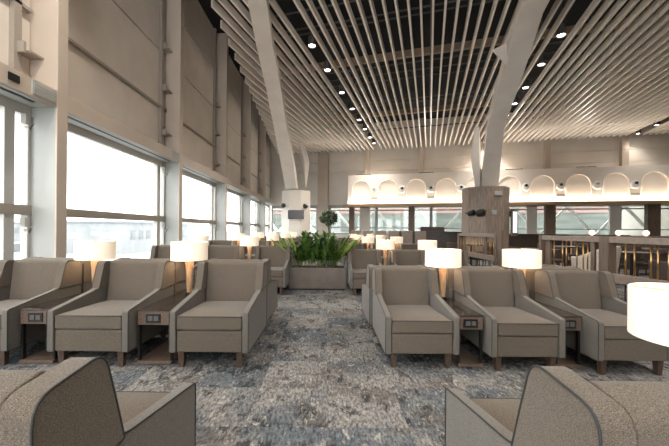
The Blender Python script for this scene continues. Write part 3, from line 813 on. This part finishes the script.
# banquette wall with lit wooden back at the right, and a dark bar further left
bq = thing('banquette', 'long dark banquette with warm-lit wooden back panel at the far right', 'banquette', (12.5, 12.6, 0), -TH)
MB().box(-2.6, 4.5, .42,.52,0,1.0).build('back_panel', M['lamp_body'], bq, bev=.01)
MB().box(-2.6, 4.5, -.15,.42,.12,.46).build('seat', M['dark_chair'], bq, bev=.03)
MB().box(-2.6, 4.5, .28,.41,.46,.82).build('backrest', M['dark_chair'], bq, bev=.03)
MB().box(-2.6, 4.5, .37,.40,.985,1.0).build('light_strip', M['led_dim'], bq)
MB().box(-2.62, 4.52, .30,.56,1.0,1.05).build('capping', M['wood_rail'], bq)
bar = thing('bar_counter', 'dark bar counter in front of the back windows', 'bar counter', (6.6, 20.2, 0), -TH)
MB().box(-2.6,2.4,-.3,.3,0,1.08).build('counter_body', M['counter'], bar)
MB().box(-2.7,2.5,-.4,.4,1.08,1.14).build('worktop', M['counter'], bar, bev=.01)
bk = MB().box(-.9,.5,-.15,.2,1.14,1.42).build('display_case', M['dark_chair'], bar, bev=.02)
bar2 = thing('bar_counter', 'dark serving counter right of the oak-clad pillar by back windows', 'bar counter', (12.6, 18.6, 0), -TH)
MB().box(-3.4,3.4,-.3,.3,0,1.0).build('counter_body', M['counter'], bar2)
MB().box(-3.5,3.5,-.4,.4,1.0,1.05).build('worktop', M['counter'], bar2, bev=.01)
# high-backed booth row beyond the last lounge row on the right
def booth():
    t = thing('high_back_chair', 'x', 'chair')
    MB().box(-.26,.26,-.25,.25,.38,.48).build('seat', M['dark_chair'], t, bev=.02)
    MB().prism_x([(.2,.4),(.22,1.16),(.28,1.16),(.27,.4)], -.27,.27).build('backrest', M['wood_rail'], t, bev=.015)
    for sx in (-1,1):
        for sy in (-1,1): MB().taper(sx*.22, sy*.2, 0, .38, .012, .02).build('leg', M['leg'], t)
    return t
hb = booth(); snap()
for k in range(6):
    put(hb, (1.55+k*.64, 17.8-.17*k, 0), PI-TH, 'high-backed wooden chair before the back windows, %s' % ['leftmost of six','second from left','third from left','fourth from left','fifth from left','rightmost of six'][k], 'high-backed chairs by the back windows')
# globe lamps on top of the serving shelf at the right
sh = thing('serving_shelf', 'low wooden serving shelf with globe lamps behind the nearer partition', 'shelf', (9.6, 10.9, 0), -TH)
MB().box(-1.2,1.2,-.2,.2,0,1.02).build('cabinet', M['brown_post'], sh, bev=.01)
MB().box(-1.25,1.25,-.24,.24,1.02,1.06).build('worktop', M['wood_rail'], sh)
MB().box(-1.15,-.02,-.215,-.2,.08,.98).build('door', M['brown_post'], sh, bev=.006)
MB().box(.02,1.15,-.215,-.2,.08,.98).build('door', M['brown_post'], sh, bev=.006)
gl = thing('globe_lamp', 'x', 'lamp')
MB().lathe([(.06,0),(.06,.01),(.02,.02),(.015,.04)], 16).build('base', M['brass'], gl, smooth=True)
MB().lathe([(.02,.03)]+[(.085*math.sin(PI*i/10), .115-.085*math.cos(PI*i/10)) for i in range(2,10)]+[(.005,.2)], 18).build('globe', M['globe'], gl, smooth='all')
snap()
for k, u in enumerate((-.75, 0, .75)):
    q = Vector((9.6,10.9,0)) + BU*u
    put(gl, (q.x,q.y,1.06), 0, 'glowing round globe lamp on serving shelf, ' + ['left', 'middle', 'right'][k], 'globe lamps on the serving shelf')

# ------------------------------------------------------------------ outside
g = struct(MB().box(-600, WG-3, -300, 900, -6.2, -6).box(WG-3, 600, 40, 900, -6.2, -6).build('ground', M['snow']))
def block(name, x0, x1, y0, y1, z0, z1, mt, label, cat='building'):
    t = thing(name, label, cat, ((x0+x1)/2, (y0+y1)/2, z0))
    cx, cy = (x0+x1)/2, (y0+y1)/2
    MB().box(x0-cx, x1-cx, y0-cy, y1-cy, 0, z1-z0).build('wall', mt, t)
    MB().box(x0-cx-.5, x1-cx+.5, y0-cy-.5, y1-cy+.5, z1-z0, z1-z0+.6).build('roof', M['snow'], t)
    w_ = MB(); yy = y0+2
    while yy < y1-3: w_.box(x1-cx, x1-cx+.1, yy-cy, yy-cy+2.2, (z1-z0)*.45, (z1-z0)*.75); yy += 4
    w_.build('windows', M['bld_dark'], t)
block('terminal_building', -190, -150, 60, 300, -6, 3, M['bld'], 'long pale distant building across the snowy apron beyond windows')
block('hangar_building', -120, -95, 130, 190, -6, 1, M['bld_dark'], 'low slate-grey distant hangar seen through the second window')
block('office_building', -75, -55, 90, 130, -6, 2.6, M['bld'], 'pale office building seen through the third window')
tag(MB().box(-90, -88.5, 10, 260, -6, -3.6).build('perimeter_fence', M['bld_dark']), 'long grey perimeter fence on the snowy apron', 'fence')
# truss and facade beyond the back windows
BOV = lambda u, o, z: MW @ Vector((u, o, z))
gb = MB().box(-20, 34, 16, 20, -6, 7, MW).build('terminal_facade', M['green_bld'])
tag(gb, 'green-grey terminal facade beyond the back windows', 'building')
MB().box(-20, 34, 15.9, 16, 3.2, 4.2, MW).build('pink_band', M['pink_bld'], gb)
tt = MB(); 
tt.bar(BOV(-14,2.5,.9), BOV(19,2.5,.9), .14,.14); tt.bar(BOV(-14,2.5,3.0), BOV(19,2.5,3.0), .14,.14)
u = -14
while u < 16:
    tt.bar(BOV(u,2.5,.9), BOV(u+1.7,2.5,3.0), .17,.17); tt.bar(BOV(u+1.7,2.5,3.0), BOV(u+3.4,2.5,.9), .17,.17); u += 3.4
tag(tt.build('steel_truss', M['truss']), 'white steel lattice truss just outside the back windows', 'truss')
